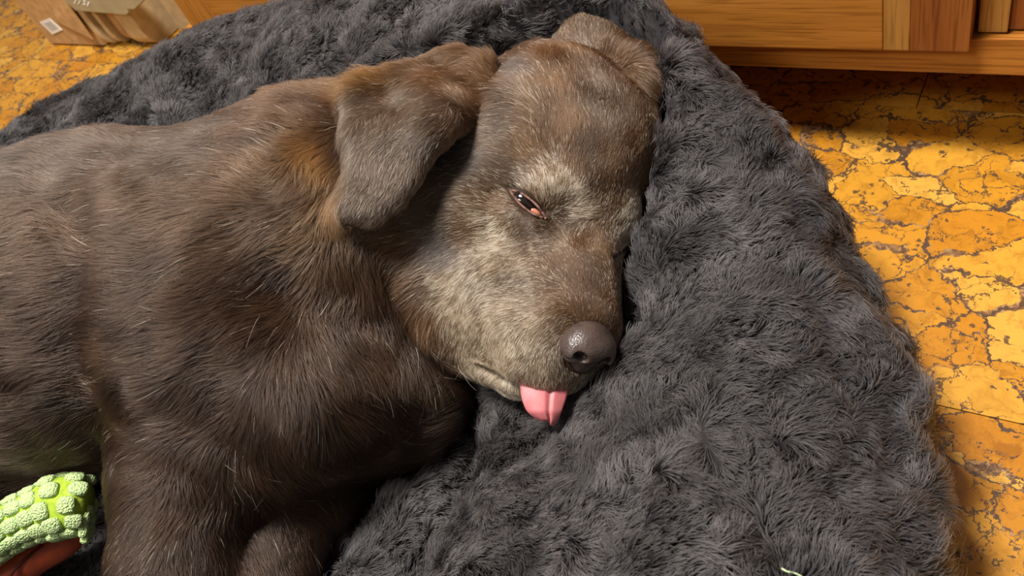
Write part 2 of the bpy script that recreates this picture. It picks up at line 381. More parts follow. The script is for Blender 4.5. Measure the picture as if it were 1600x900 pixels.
def folded_bag(x, w, h, ymin, ymax, mat, label):
    """a flat-folded bag standing on edge: rounded corner outline in the y-z plane, w thick along x"""
    bm = bmesh.new(); pts = []; R = 0.035
    for cy, cz, a0 in ((ymin + R, R, 180), (ymax - R, R, 270), (ymax - R, h - R, 0), (ymin + R, h - R, 90)):
        for k in range(6):
            a = math.radians(a0 + 18 * k); pts.append((cy + R * math.cos(a), cz + R * math.sin(a)))
    A = [bm.verts.new((x, y, z + 0.001)) for y, z in pts]; B = [bm.verts.new((x + w, y, z + 0.001)) for y, z in pts]; n = len(pts)
    bm.faces.new(A); bm.faces.new(B[::-1])
    for i in range(n): bm.faces.new((A[i], B[i], B[(i + 1) % n], A[(i + 1) % n]))
    bmesh.ops.recalc_face_normals(bm, faces=bm.faces[:]); bmesh.ops.bevel(bm, geom=list(bm.edges), offset=0.0015, segments=1, affect='EDGES')
    return link('folded_paper_bag', bm_mesh('folded_paper_bag', bm), mat, None, smooth=False, label=label, cat='paper bag', group='folded paper bags beside the cabinet')
xr = b1[0]
xr += 0.012
folded_bag(xr + 0.004, 0.016, 0.20, YB - 0.01, YB + 0.25, kraft2, 'pale folded bag standing right next to the brown upright bag')
folded_bag(xr + 0.034, 0.012, 0.19, YB - 0.005, YB + 0.25, kraft2, 'second thin folded bag from the upright brown bag')
folded_bag(xr + 0.058, 0.02, 0.185, YB + 0.005, YB + 0.25, kraft, 'brown folded bag in the middle of the standing row')
folded_bag(xr + 0.10, 0.05, 0.18, YB - 0.005, YB + 0.25, kraft2, 'thick pale folded bag at the right of the standing row')
p0 = on_y(203, 45, 0.72)
tb = empty('carrier_bag', (xr + 0.06, YB + 0.08, 0.205), label='grey-green folded bag with white print lying on top of the other bags', cat='bag')
YT = YB - 0.02
slab('panel', [on_y(84, -12, YT), on_y(119, 19, YT), on_y(199, 26, YT), on_y(206, 20, YT), on_y(232, -12, YT)], 0.03, greyp, tb, bev=0.004)
slab('fold', [on_y(180, -10, YT - .006), on_y(193, 14, YT - .006), on_y(210, 15, YT - .006), on_y(230, -4, YT - .006), on_y(232, -12, YT - .006)], 0.006, greyp, tb, bev=0.001)
for poly in ([(115, 6), (117, 6), (119, 1), (117, 1)], [(121, 7), (123, 7), (126, 1), (124, 1)], [(129, 8), (133, 8), (134, 5), (130, 5)], [(135, 10), (138, 9), (140, 3), (137, 3)], [(130, 3), (134, 3), (134, 1), (130, 1)]):
    slab('print_mark', [on_y(a, b, YT - .0006) for a, b in poly], 0.0005, white_p, tb, bev=0)
pb = empty('paper_bag', tuple(at(262, 40, 0.0)), label='pale brown paper bag standing between folded bags and cabinet', cat='paper bag')
xa = np.array([xr + 0.165, 0, 0]); xb = on_y(272, 22, 0.80)
slab('body', [(xa[0], .80, .002), (CX0 - 0.03, .80, .002), (CX0 - 0.03, .80, .235), (xa[0], .80, .225)], 0.12, kraft2, pb, bev=0.006)
slab('folded_rim', [(xa[0] + .05, .793, .10), (CX0 - 0.033, .793, .10), (CX0 - 0.033, .793, .19), (xa[0] + .075, .793, .19), (xa[0] + .055, .793, .15)], 0.006, kraft2, pb, bev=0.002)

# ------------------------------------------------------------------ dog bed (soft ring bolster round a flat cushion)
def catmull(P, n):
    P = np.array(P, float); P = np.concatenate([P[:1] * 2 - P[1:2], P, P[-1:] * 2 - P[-2:-1]]); out = []
    for i in range(1, len(P) - 2):
        t = np.linspace(0, 1, n, endpoint=False)[:, None]; a, b, c, d = P[i - 1:i + 3]
        out.append(0.5 * (2 * b + (c - a) * t + (2 * a - 5 * b + 4 * c - d) * t ** 2 + (3 * b - a - 3 * c + d) * t ** 3))
    return np.concatenate(out + [P[-2:-1]])
bed = empty('dog_bed', (-0.6, 0.13, 0), label='large charcoal grey plush dog bed with thick rounded bolster', cat='dog bed')
NS = 420; th = np.linspace(0, 2 * np.pi, NS, endpoint=False)
def superell(c, a, b, e):
    ct, st = np.cos(th), np.sin(th)
    return np.stack([c[0] + a * np.sign(ct) * np.abs(ct) ** (2 / e), c[1] + b * np.sign(st) * np.abs(st) ** (2 / e)], 1)
OUT = superell((-0.625, 0.08), 0.616, 0.54, 2.22); INN = superell((-0.65, 0.10), 0.335, 0.245, 2.0)
PROF = catmull([(0.20, 0.004), (0.07, 0.018), (0.012, 0.055), (0.0, 0.09), (0.035, 0.132), (0.13, 0.165), (0.30, 0.186), (0.48, 0.188), (0.66, 0.178), (0.82, 0.156), (0.93, 0.118), (0.985, 0.084), (1.0, 0.066)], 7)
rows = [np.concatenate([OUT + (INN - OUT) * d, (z * (1 + (0.10 + 0.24 * np.clip((OUT[:, 0:1] + 1.12) / 0.45, 0, 1)) * np.clip((OUT[:, 1:2] - 0.25) / 0.34, 0, 1) ** 1.6 * min(1, z / 0.12)))], 1) for d, z in PROF]
for t_, z_ in ((0.02, 0.068), (0.06, 0.084), (0.12, 0.090), (0.2, 0.088), (0.3, 0.086), (0.42, 0.084), (0.55, 0.083), (0.7, 0.082), (0.85, 0.082), (0.97, 0.082)):
    rows.append(np.concatenate([INN + (np.array([-0.65, 0.10]) - INN) * t_, np.full((NS, 1), z_)], 1))
BV = np.concatenate(rows); NR = len(rows)
ii, jj = np.meshgrid(np.arange(NR - 1), np.arange(NS), indexing='ij'); j2 = (jj + 1) % NS
BQ = np.stack([ii * NS + jj, (ii + 1) * NS + jj, (ii + 1) * NS + j2, ii * NS + j2], -1).reshape(-1, 4)
BN, _ = vert_normals(BV, BQ)
if BN[np.argmax(BV[:, 2])][2] < 0: BQ = BQ[:, ::-1]; BN = -BN
fade = np.clip((BV[:, 2] - 0.02) / 0.06, 0, 1)[:, None]
BV = BV + BN * fade * (0.0045 * wave_noise(BV, 0.20, 3) + 0.0015 * wave_noise(BV, 0.05, 5))[:, None]
def dent(P, x, y, r, depth): P[:, 2] -= depth * np.exp(-((P[:, 0] - x) ** 2 + (P[:, 1] - y) ** 2) / r ** 2) * np.clip((P[:, 2] - 0.03) / 0.08, 0, 1)
for gx, gy, gr, gh in ((-0.27, 0.53, 0.13, 0.038), (-0.45, 0.56, 0.13, 0.014)):
    BV[:, 2] += gh * np.exp(-((BV[:, 0] - gx) ** 2 + (BV[:, 1] - gy) ** 2) / gr ** 2) * np.clip((BV[:, 2] - 0.02) / 0.10, 0, 1)
tq = dp(858, 655, .55); dent(BV, tq[0], tq[1], 0.06, 0.03)
dent(BV, -0.31, 0.335, 0.10, 0.035); dent(BV, -0.36, 0.40, 0.10, 0.02); dent(BV, -0.21, 0.27, 0.075, 0.018)

# ------------------------------------------------------------------ dog
HN, HL, HU = [unit(np.array(v)) for v in ((.636, -.77, .042), (.582, .443, -.683), (.507, .459, .73))]
HO = CAM + np.array([-.284, .336, -.395])
def hl(n, l, u): return HO + (HN * n + HL * l + HU * u) * 0.01
S = Sculpt((-1.30, -0.42, 0.02), (-0.12, 0.575, 0.42), 0.0025)
HAX = (HN, HL, HU)
# trunk, hips, tail, hind legs (the rear lies beyond the left edge of the picture)
S.chain([dp(395, 425, .69), dp(200, 470, .71), dp(0, 522, .745), (-0.92, 0.005, 0.21)], [.108, .127, .137, .122], 0.05)
S.ball((-0.97, -0.04, 0.21), 0.110, 0.05)
S.chain([(-0.93, -0.07, 0.22), (-0.80, -0.17, 0.165), (-0.90, -0.23, 0.205), (-0.82, -0.30, 0.225)], [.088, .052, .033, .030], 0.03)
S.chain([(-1.05, -0.08, 0.22), (-1.13, -0.17, 0.225), (-1.10, -0.28, 0.225)], [.033, .025, .012], 0.02)
# far foreleg
S.chain([dp(500, 700, .67), dp(425, 850, .625), dp(392, 1000, .58), dp(385, 1080, .56)], [.050, .036, .032, .030], 0.010)
# neck
S.chain([dp(800, 270, .70), dp(640, 310, .685), dp(520, 350, .68), dp(400, 415, .68)], [.076, .086, .102, .110], 0.03)
S.ball(dp(585, 440, .725), 0.075, 0.03)
# shoulder blade, upper arm, forearm and paw
S.ell(dp(372, 465, .655), (unit(RM @ np.array([1., .1, .3])), unit(RM @ np.array([-.1, 1, 0.])), unit(RM @ np.array([-.3, 0, 1.]))), (.100, .125, .094), 0.012)
S.chain([dp(335, 545, .63), dp(286, 735, .607), dp(268, 880, .577), dp(270, 1010, .555)], [.080, .042, .033, .034], 0.028)
S.chain([dp(266, 1010, .555), dp(274, 1090, .535)], [.035, .030], 0.02)
# skin rolls over the ribs and behind the elbow
S.cone(dp(222, 330, .606), dp(238, 560, .586), 0.020, 0.022, 0.03)
S.cone(dp(95, 420, .632), dp(80, 640, .640), 0.022, 0.022, 0.04)
# chest
S.ball(dp(535, 572, .662), 0.080, 0.035)
S.ball(dp(632, 615, .655), 0.045, 0.035)
S.cone(dp(470, 625, .605), dp(410, 690, .605), 0.052, 0.036, 0.035)
BODY = S
S = Sculpt((-1.30, -0.42, 0.02), (-0.12, 0.575, 0.42), 0.0025)
# skull
S.ell(dp(876, 208, .655), HAX, (.088, .068, .064), 0.02)
S.ball(dp(898, 285, .617), 0.042, 0.025)
S.ball(dp(930, 235, .645), 0.045, 0.02)
S.ball(dp(800, 230, .64), 0.05, 0.025)
# cheeks and jaw
S.ball(dp(745, 325, .645), 0.058, 0.025)
S.chain([dp(660, 375, .652), dp(724, 472, .634)], [.060, .046], 0.02)
S.cone(dp(735, 503, .635), dp(812, 586, .578), 0.035, 0.016, 0.008)
# muzzle
S.cone(dp(880, 385, .608), dp(893, 495, .560), 0.041, 0.030, 0.02)
S.cone(dp(903, 400, .622), dp(908, 500, .576), 0.022, 0.022, 0.018)
S.cone(dp(785, 468, .602), dp(840, 545, .556), 0.041, 0.027, 0.018)
S.ball(dp(874, 566, .557), 0.0205, 0.015)
S.ball(dp(903, 520, .562), 0.023, 0.015)
# brows, lower lid bulge
S.ball(dp(872, 300, .580), 0.015, 0.018)
S.ball(dp(950, 342, .612), 0.019, 0.018)
S.cone(dp(838, 348, .580), dp(800, 332, .588), 0.009, 0.008, 0.014)
S.cone(dp(893, 352, .561), dp(880, 338, .562), 0.006, 0.006, 0.02, 'cut')
# mouth line
S.chain([dp(742, 552, .594), dp(785, 588, .562), dp(818, 606, .545)], [.004, .004, .004], 0.004, 'cut')
h_ = np.maximum(0.010 - np.abs(S.F - BODY.F), 0) / 0.010
S.F = np.minimum(S.F, BODY.F) - h_ * h_ * 0.010 * 0.25; del BODY, h_

def march(px, py, d0=0.42, d1=0.85):
    """depth at which the picture ray first enters the sculpt"""
    d = np.arange(d0, d1, 0.0012); P = CAM + ray(px, py) * d[:, None]; g = (P - S.lo) / S.v
    i = np.round(g).astype(int); ok = np.all((i >= 0) & (i < S.n), 1); f = np.full(len(d), 1.0); f[ok] = S.F[tuple(i[ok].T)]
    w_ = np.argmax(f < 0); return d[w_] if f[w_] < 0 else np.nan
def inside(poly, x, y):
    c = False; n = len(poly)
    for i in range(n):
        (x1, y1), (x2, y2) = poly[i], poly[(i + 1) % n]
        if (y1 > y) != (y2 > y) and x < (x2 - x1) * (y - y1) / (y2 - y1) + x1: c = not c
    return c
EAR_R = [(768, 108), (735, 92), (690, 92), (645, 112), (600, 128), (560, 145), (548, 170), (553, 215), (560, 255), (548, 295), (534, 325), (545, 336), (575, 335), (615, 312), (645, 275), (668, 235), (700, 205), (745, 185), (772, 160)]
ear_pts = []
for x in range(525, 780, 7):
    for y in range(85, 345, 7):
        if inside(EAR_R, x, y): ear_pts.append((x, y))
base_d = {}
for x, y in ear_pts: base_d[(x, y)] = march(x, y)
knn = np.array([(x, y, d) for (x, y), d in base_d.items() if not np.isnan(d)])
def soft_depth(x, y):
    w_ = np.exp(-((knn[:, 0] - x) ** 2 + (knn[:, 1] - y) ** 2) / 45 ** 2); return (w_ * knn[:, 2]).sum() / w_.sum()
pts3 = []
for x, y in ear_pts:
    d = soft_depth(x, y); t = np.clip((765 - x) / 90, 0, 1)                        # 0 at the root
    lift = 0.003 + 0.012 * t
    lift += 0.014 * math.exp(-((x - 690) ** 2 + (y - 185) ** 2) / 45 ** 2)         # front edge stands off the cheek
    lift += 0.012 * math.exp(-((x - 650) ** 2 + (y - 200) ** 2) / 60 ** 2) - 0.013 * math.exp(-(((x - 615) / 38) ** 2 + ((y - 165) / 26) ** 2)) - 0.008 * math.exp(-(((x - 675) / 30) ** 2 + ((y - 112) / 14) ** 2))
    pts3.append(dp(x, y, d - lift))
for p in pts3: S.ball(p, 0.0062, 0.005)
EAR_L = [(872, 90), (880, 70), (895, 48), (912, 42), (945, 56), (985, 82), (1008, 105), (1012, 130), (1004, 148), (990, 146), (1000, 190), (960, 170), (900, 110)]
for x in range(865, 1020, 7):
    for y in range(38, 195, 7):
        if inside(EAR_L, x, y):
            s_ = max(0.0, (x - y * 0.3 - 800) / 200); d = 0.672 + 0.0004 * (130 - y) - 0.015 * s_
            S.ball(dp(x, y, d - 0.008 * math.exp(-((x - 985) ** 2 + (y - 105) ** 2) / 30 ** 2) + 0.010 * math.exp(-((x - 935) ** 2 + (y - 88) ** 2) / 14 ** 2)), 0.0085, 0.006)
S.chain([dp(955, 72, .668), dp(990, 98, .66), dp(1006, 122, .655), dp(1000, 142, .655)], [.009, .012, .012, .009], 0.008)
# eye opening
def lid_line(pts, off=0.0, n=6, closed=True):
    P = catmull(pts + ([pts[0]] if closed else []), n); return [dp(x, y, march(x, y) - off) for x, y in P]
LID_R = lid_line([(797, 297), (807, 299), (821, 306), (836, 318), (846, 330), (853, 341), (842, 338), (828, 331), (814, 320), (803, 307)])
LID_L = lid_line([(953, 401), (962, 398), (972, 391), (980, 384)], 0.0, 6, False)
MUZZLE_D = march(850, 592)
EYE_R = dp(826, 319, march(826, 319) + 0.0085)
ER_AX = unit(RM @ np.array([.80, .58, -.12])); ER_N = unit(CAM - EYE_R); ER_UP = unit(np.cross(ER_N, ER_AX)); ER_AX = unit(np.cross(ER_UP, ER_N))
S.ell(EYE_R + ER_N * 0.008, (ER_AX, ER_UP, ER_N), (.0145, .0040, .012), 0.0025, 'cut')
DV, DQ = surface_nets(S.F); DV = S.lo + DV * S.v; DV = smooth_verts(DV, DQ, 2, 0.5)
DN, DA = vert_normals(DV, DQ)
skin = simple_mat('coat_skin', (0.035, 0.019, 0.011, 1), 0.7, 0.15, 200, 0.1, 0.2)
dog = empty('dog', (-0.55, 0.2, 0.08), label='chocolate brown dog with grey muzzle asleep on the plush bed, tongue out', cat='dog')
body = keep(link('body', mesh_np('body', DV, DQ), skin, dog))

# the cushion gives way under the dog: its top follows the underside of the body
inside_m = S.F < 0
low = np.where(inside_m.any(2), S.lo[2] + np.argmax(inside_m, 2) * S.v, 9.0)
for _ in range(4):
    l2 = low.copy(); l2[1:] = np.minimum(l2[1:], low[:-1]); l2[:-1] = np.minimum(l2[:-1], low[1:]); l3 = l2.copy(); l3[:, 1:] = np.minimum(l3[:, 1:], l2[:, :-1]); l3[:, :-1] = np.minimum(l3[:, :-1], l2[:, 1:]); low = l3
def dog_low(P):
    i = np.round((P[:, :2] - S.lo[:2]) / S.v).astype(int); ok = np.all((i >= 0) & (i < S.n[:2]), 1); r_ = np.full(len(P), 9.0); r_[ok] = low[i[ok, 0], i[ok, 1]]; return r_
topside = (BN[:, 2] > 0.1) & (BV[:, 2] > 0.04)
BV[topside, 2] = np.minimum(BV[topside, 2], np.maximum(dog_low(BV[topside]) - 0.004, 0.012))
BV[:, 2] = np.maximum(BV[:, 2], 0.002); BV[:, 1] = np.minimum(BV[:, 1], 0.622)
BN, BA = vert_normals(BV, BQ)
plush_base = simple_mat('plush_backing', (0.022, 0.020, 0.021, 1), 0.9, 0.2, 120, 0.3, 0.1)
BED_CO = BV.copy()
bed_body = keep(link('cushion', mesh_np('cushion', BV, BQ), plush_base, bed))


del inside_m

# nose
NS_ = Sculpt(dp(922, 545, .53) - 0.035, dp(922, 545, .53) + 0.035, 0.0007)
NC = dp(921, 543, .532)
NS_.ell(NC + HU * 0.001, HAX, (.0125, .0172, .0118), 0.004)
NS_.ell(NC + HU * 0.003 - HN * 0.006, HAX, (.012, .0150, .0110), 0.006)
for s_ in (-1, 1):
    NS_.ell(NC + HL * 0.0118 * s_ - HU * 0.0025 - HN * 0.001, HAX, (.0115, .0074, .0092), 0.003)
NS_.ell(NC - HU * 0.0115 + HN * 0.0005, HAX, (.0085, .0085, .0080), 0.006)
for s_ in (-1, 1):
    q = NC + HL * 0.0085 * s_ - HU * 0.0010 + HN * 0.0105
    NS_.ell(q, (HN, unit(HL + 0.3 * s_ * HU), unit(HU - 0.3 * s_ * HL)), (.0080, .0050, .0040), 0.0015, 'cut')
    NS_.chain([q - HU * 0.001, NC + HL * 0.0150 * s_ - HU * 0.0080 + HN * 0.0075, NC + HL * 0.0190 * s_ - HU * 0.0075 + HN * 0.000], [.0026, .0018, .0012], 0.0015, 'cut')
NS_.cone(NC + HN * 0.0135 - HU * 0.003, NC + HN * 0.0085 - HU * 0.019, 0.0010, 0.0013, 0.002, 'cut')
NV, NQ = surface_nets(NS_.F); NV = smooth_verts(NS_.lo + NV * NS_.v, NQ, 3, 0.5)
def nose_mat():
    t = NT('nose_leather'); co = t.n('ShaderNodeNewGeometry').outputs['Position']
    v = t.n('ShaderNodeTexVoronoi', feature='F1', i_Vector=co, i_Scale=900.0); n = t.n('ShaderNodeTexNoise', i_Vector=co, i_Scale=70.0, i_Detail=4.0)
    c = t.ramp(n.outputs[0], [(0.35, (0.035, 0.022, 0.018, 1)), (0.65, (0.085, 0.060, 0.050, 1))])
    p = t.principled(i_Base_Color=c, i_Roughness=0.36); p.inputs['Specular IOR Level'].default_value = 0.6
    t.link(t.bump(v.outputs['Distance'], 0.35, 0.0007), p.inputs['Normal']); return t.m
nose = keep(link('nose', mesh_np('nose', NV, NQ), nose_mat(), dog, label='dark brown leathery nose with glossy top'))

# tongue
def tongue_mesh():
    Lp = catmull([(806, 578), (812, 598), (815, 622), (823, 642), (838, 655), (850, 658)], 6); Rp = catmull([(893, 578), (889, 600), (886, 618), (879, 640), (871, 659), (864, 667)], 6)
    nv, nu = len(Lp), 23; top = []; bot = []
    dm = MUZZLE_D
    for j in range(nv):
        v = j / (nv - 1)
        for i in range(nu):
            u = i / (nu - 1); x, y = Lp[j] * (1 - u) + Rp[j] * u
            if j == nv - 1: y += 0
            edge = (2 * u - 1) ** 2; groove = math.exp(-((u - 0.62) / 0.05) ** 2)
            d = dm + 0.010 - 0.012 * min(1, v * 1.6) + 0.004 * edge + 0.0022 * groove + 0.008 * v * v
            tk = 0.0050 * (1 - abs(2 * u - 1) ** 4) * (1 - v ** 6) + 0.0004
            y2 = y - 7 * math.exp(-((u - 0.45) / 0.14) ** 2) * v ** 6
            top.append(dp(x, y2, d)); bot.append(dp(x, y2, d + tk))
    V = np.array(top + bot); Q = []; n = nv * nu
    for j in range(nv - 1):
        for i in range(nu - 1):
            a = j * nu + i; Q.append((a, a + 1, a + nu + 1, a + nu)); Q.append((n + a, n + a + nu, n + a + nu + 1, n + a + 1))
    for j in range(nv - 1):
        a = j * nu; Q.append((a, a + nu, n + a + nu, n + a)); b = a + nu - 1; Q.append((b, n + b, n + b + nu, b + nu))
    for i in range(nu - 1):
        a = i; Q.append((a, n + a, n + a + 1, a + 1)); b = (nv - 1) * nu + i; Q.append((b, b + 1, n + b + 1, n + b))
    me = mesh_np('tongue', V, np.array(Q)); bm = bmesh.new(); bm.from_mesh(me); bmesh.ops.recalc_face_normals(bm, faces=bm.faces[:]); bm.to_mesh(me); bm.free(); return me
def tongue_mat():
    t = NT('tongue_flesh'); co = t.n('ShaderNodeNewGeometry').outputs['Position']
    n = t.n('ShaderNodeTexNoise', i_Vector=co, i_Scale=90.0, i_Detail=4.0); v = t.n('ShaderNodeTexVoronoi', i_Vector=co, i_Scale=1400.0)
    c = t.ramp(n.outputs[0], [(0.3, (0.46, 0.115, 0.125, 1)), (0.7, (0.60, 0.19, 0.20, 1))])
    p = t.principled(i_Base_Color=c, i_Roughness=0.45); p.inputs['Subsurface Weight'].default_value = 0.25; p.inputs['Subsurface Radius'].default_value = (0.004, 0.0015, 0.001); p.inputs['Subsurface Scale'].default_value = 0.5
    t.link(t.bump(v.outputs['Distance'], 0.15, 0.0004), p.inputs['Normal']); return t.m
keep(link('tongue', tongue_mesh(), tongue_mat(), dog, label='pink tongue tip hanging from the mouth'))

# eyes
def ball_mesh(name, c, axes, r, seg=32):
    bm = bmesh.new(); bmesh.ops.create_uvsphere(bm, u_segments=seg, v_segments=seg // 2, radius=1)
    for v in bm.verts: v.co = Vector(np.array(c) + axes[0] * v.co.x * r[0] + axes[1] * v.co.y * r[1] + axes[2] * v.co.z * r[2])
    bmesh.ops.recalc_face_normals(bm, faces=bm.faces[:]); return bm_mesh(name, bm)
def tube_mesh(name, P, rad, closed, seg=8):
    P = np.array(P); n = len(P); V = []; Q = []
    T = unit(np.roll(P, -1, 0) - np.roll(P, 1, 0)) if closed else unit(np.gradient(P, axis=0))
    for p, t in zip(P, T):
        a = unit(np.cross(t, CAM - p)); b = np.cross(t, a)
        for k in range(seg): V.append(p + (a * math.cos(k * 6.2832 / seg) + b * math.sin(k * 6.2832 / seg)) * rad)
    for i in range(n if closed else n - 1):
        for k in range(seg): Q.append((i * seg + k, i * seg + (k + 1) % seg, ((i + 1) % n) * seg + (k + 1) % seg, ((i + 1) % n) * seg + k))
    return mesh_np(name, V, Q)
eye_mat = simple_mat('eye_dark', (0.012, 0.007, 0.005, 1), 0.06, 0.2, 300, 0.0, 0.7); lid_mat = simple_mat('lid_skin', (0.15, 0.075, 0.055, 1), 0.5, 0.1, 300, 0.1); lid_dark = simple_mat('lid_dark', (0.03, 0.015, 0.01, 1), 0.5)
haw_mat = simple_mat('eye_pink', (0.62, 0.22, 0.14, 1), 0.25, 0.08, 200, 0.0, 0.6)
AX = (ER_AX, ER_UP, ER_N)
eye = keep(link('eye', ball_mesh('eye', EYE_R - ER_N * 0.0078, AX, (.0150, .0105, .0105)), eye_mat, dog, label='dark half-closed eye'))
o = link('inner_corner', ball_mesh('inner_corner', EYE_R + ER_AX * 0.0070 + ER_UP * 0.0016 * (1 if ER_UP[2] < 0 else -1) - ER_N * 0.0004, AX, (.0058, .0026, .0034), 16), haw_mat, eye)
keep(link('eyelid', tube_mesh('eyelid', LID_R[:-1], 0.0009, True), lid_mat, dog, label='pinkish eyelid rim'))
keep(link('eyelid', tube_mesh('eyelid', LID_L, 0.0022, False), lid_dark, dog, label='dark closed lid line of the far eye'))

# ------------------------------------------------------------------ plush pile of the bed
def lay(P, N, dirs, L, lift, k, bend, seed, curl=0.0):
    """strands: root P, normal N, comb direction, length, lift -> (n, k, 3)"""
    r = np.random.default_rng(seed); T = unit(dirs - N * (dirs * N).sum(1, keepdims=True))
    B = np.cross(N, T); s_ = np.linspace(0, 1, k)[None, :, None]; n = len(P)
    side = r.normal(0, bend, (n, 1, 1)); up = lift[:, None, None]
    X = P[:, None] + L[:, None, None] * (T[:, None] * s_ * (0.55 + 0.45 * s_) + N[:, None] * up * (s_ * (1.9 - 1.0 * s_)) + B[:, None] * side * s_ ** 2)
    return X
def view_keep(P, N, lim=-0.35):
    return ((unit(CAM - P) * N).sum(1) > lim)
nb = 620000
vw = view_weight(BV[BQ].mean(1), 0.22, 160); fz = BN[BQ].mean(1)[:, 2]; hid = dog_low(BV[BQ].mean(1)) < BV[BQ].mean(1)[:, 2] + 0.004
wgt = BA * vw * np.where(fz < -0.3, 0.0, 1.0) * np.where(hid, 0.05, 1.0)
qd = project(BV[BQ].mean(1))[:, 2]; wgt *= np.clip(0.75 / np.maximum(qd, 0.3), 0.45, 1.3)
P, N, f = sample_surface(BV, BQ, BN, wgt, nb, 21)
kp = view_keep(P, N, -0.55); P, N = P[kp], N[kp]
fb = RM @ np.array([0.75, -0.35, 0.0])
flow = fb * 1.2 + 0.55 * np.stack([wave_noise(P, 0.12, 31), wave_noise(P, 0.12, 32), wave_noise(P, 0.12, 33)], 1)
flow += 0.6 * np.stack([wave_noise(P, 0.03, 41), wave_noise(P, 0.03, 42), wave_noise(P, 0.03, 43)], 1)
len_n = wave_noise(P, 0.045, 51)
r_ = np.random.default_rng(5)
L = np.clip(0.0086 * (1 + 0.25 * len_n) * r_.uniform(0.75, 1.2, len(P)), 0.004, 0.017)
lift = np.clip(0.55 + 0.25 * wave_noise(P, 0.06, 52) + r_.normal(0, 0.14, len(P)), 0.12, 1.1)
X = lay(P, N, flow, L, lift, 5, 0.25, 6)
g = np.linspace(0, 1, 5)[None, :, None] ** 1.4
for size_, amt, sd in ((0.0075, 0.55, 3), (0.02, 0.14, 9)):
    cc = clump_centres(P, size_, sd); cc = cc - N * ((cc - P) * N).sum(1, keepdims=True); X = X + (cc - P)[:, None] * g * amt
streak = np.clip(wave_noise(P, 0.05, 62) * 0.8 + wave_noise(P, 0.012, 63) * 0.5 - 0.4, 0, 1.5)
tone = np.clip(1 + 0.2 * wave_noise(P, 0.09, 61) + 0.55 * streak + r_.normal(0, 0.2, len(P)), 0.4, 2.4)
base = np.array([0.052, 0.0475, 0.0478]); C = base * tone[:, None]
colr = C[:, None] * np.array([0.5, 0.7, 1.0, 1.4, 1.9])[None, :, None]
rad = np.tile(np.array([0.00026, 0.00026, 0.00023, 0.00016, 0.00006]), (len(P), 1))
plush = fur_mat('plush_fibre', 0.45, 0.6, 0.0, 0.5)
fur_object('plush_pile', X, rad, colr, plush, bed, kind='stuff', label='charcoal plush pile')

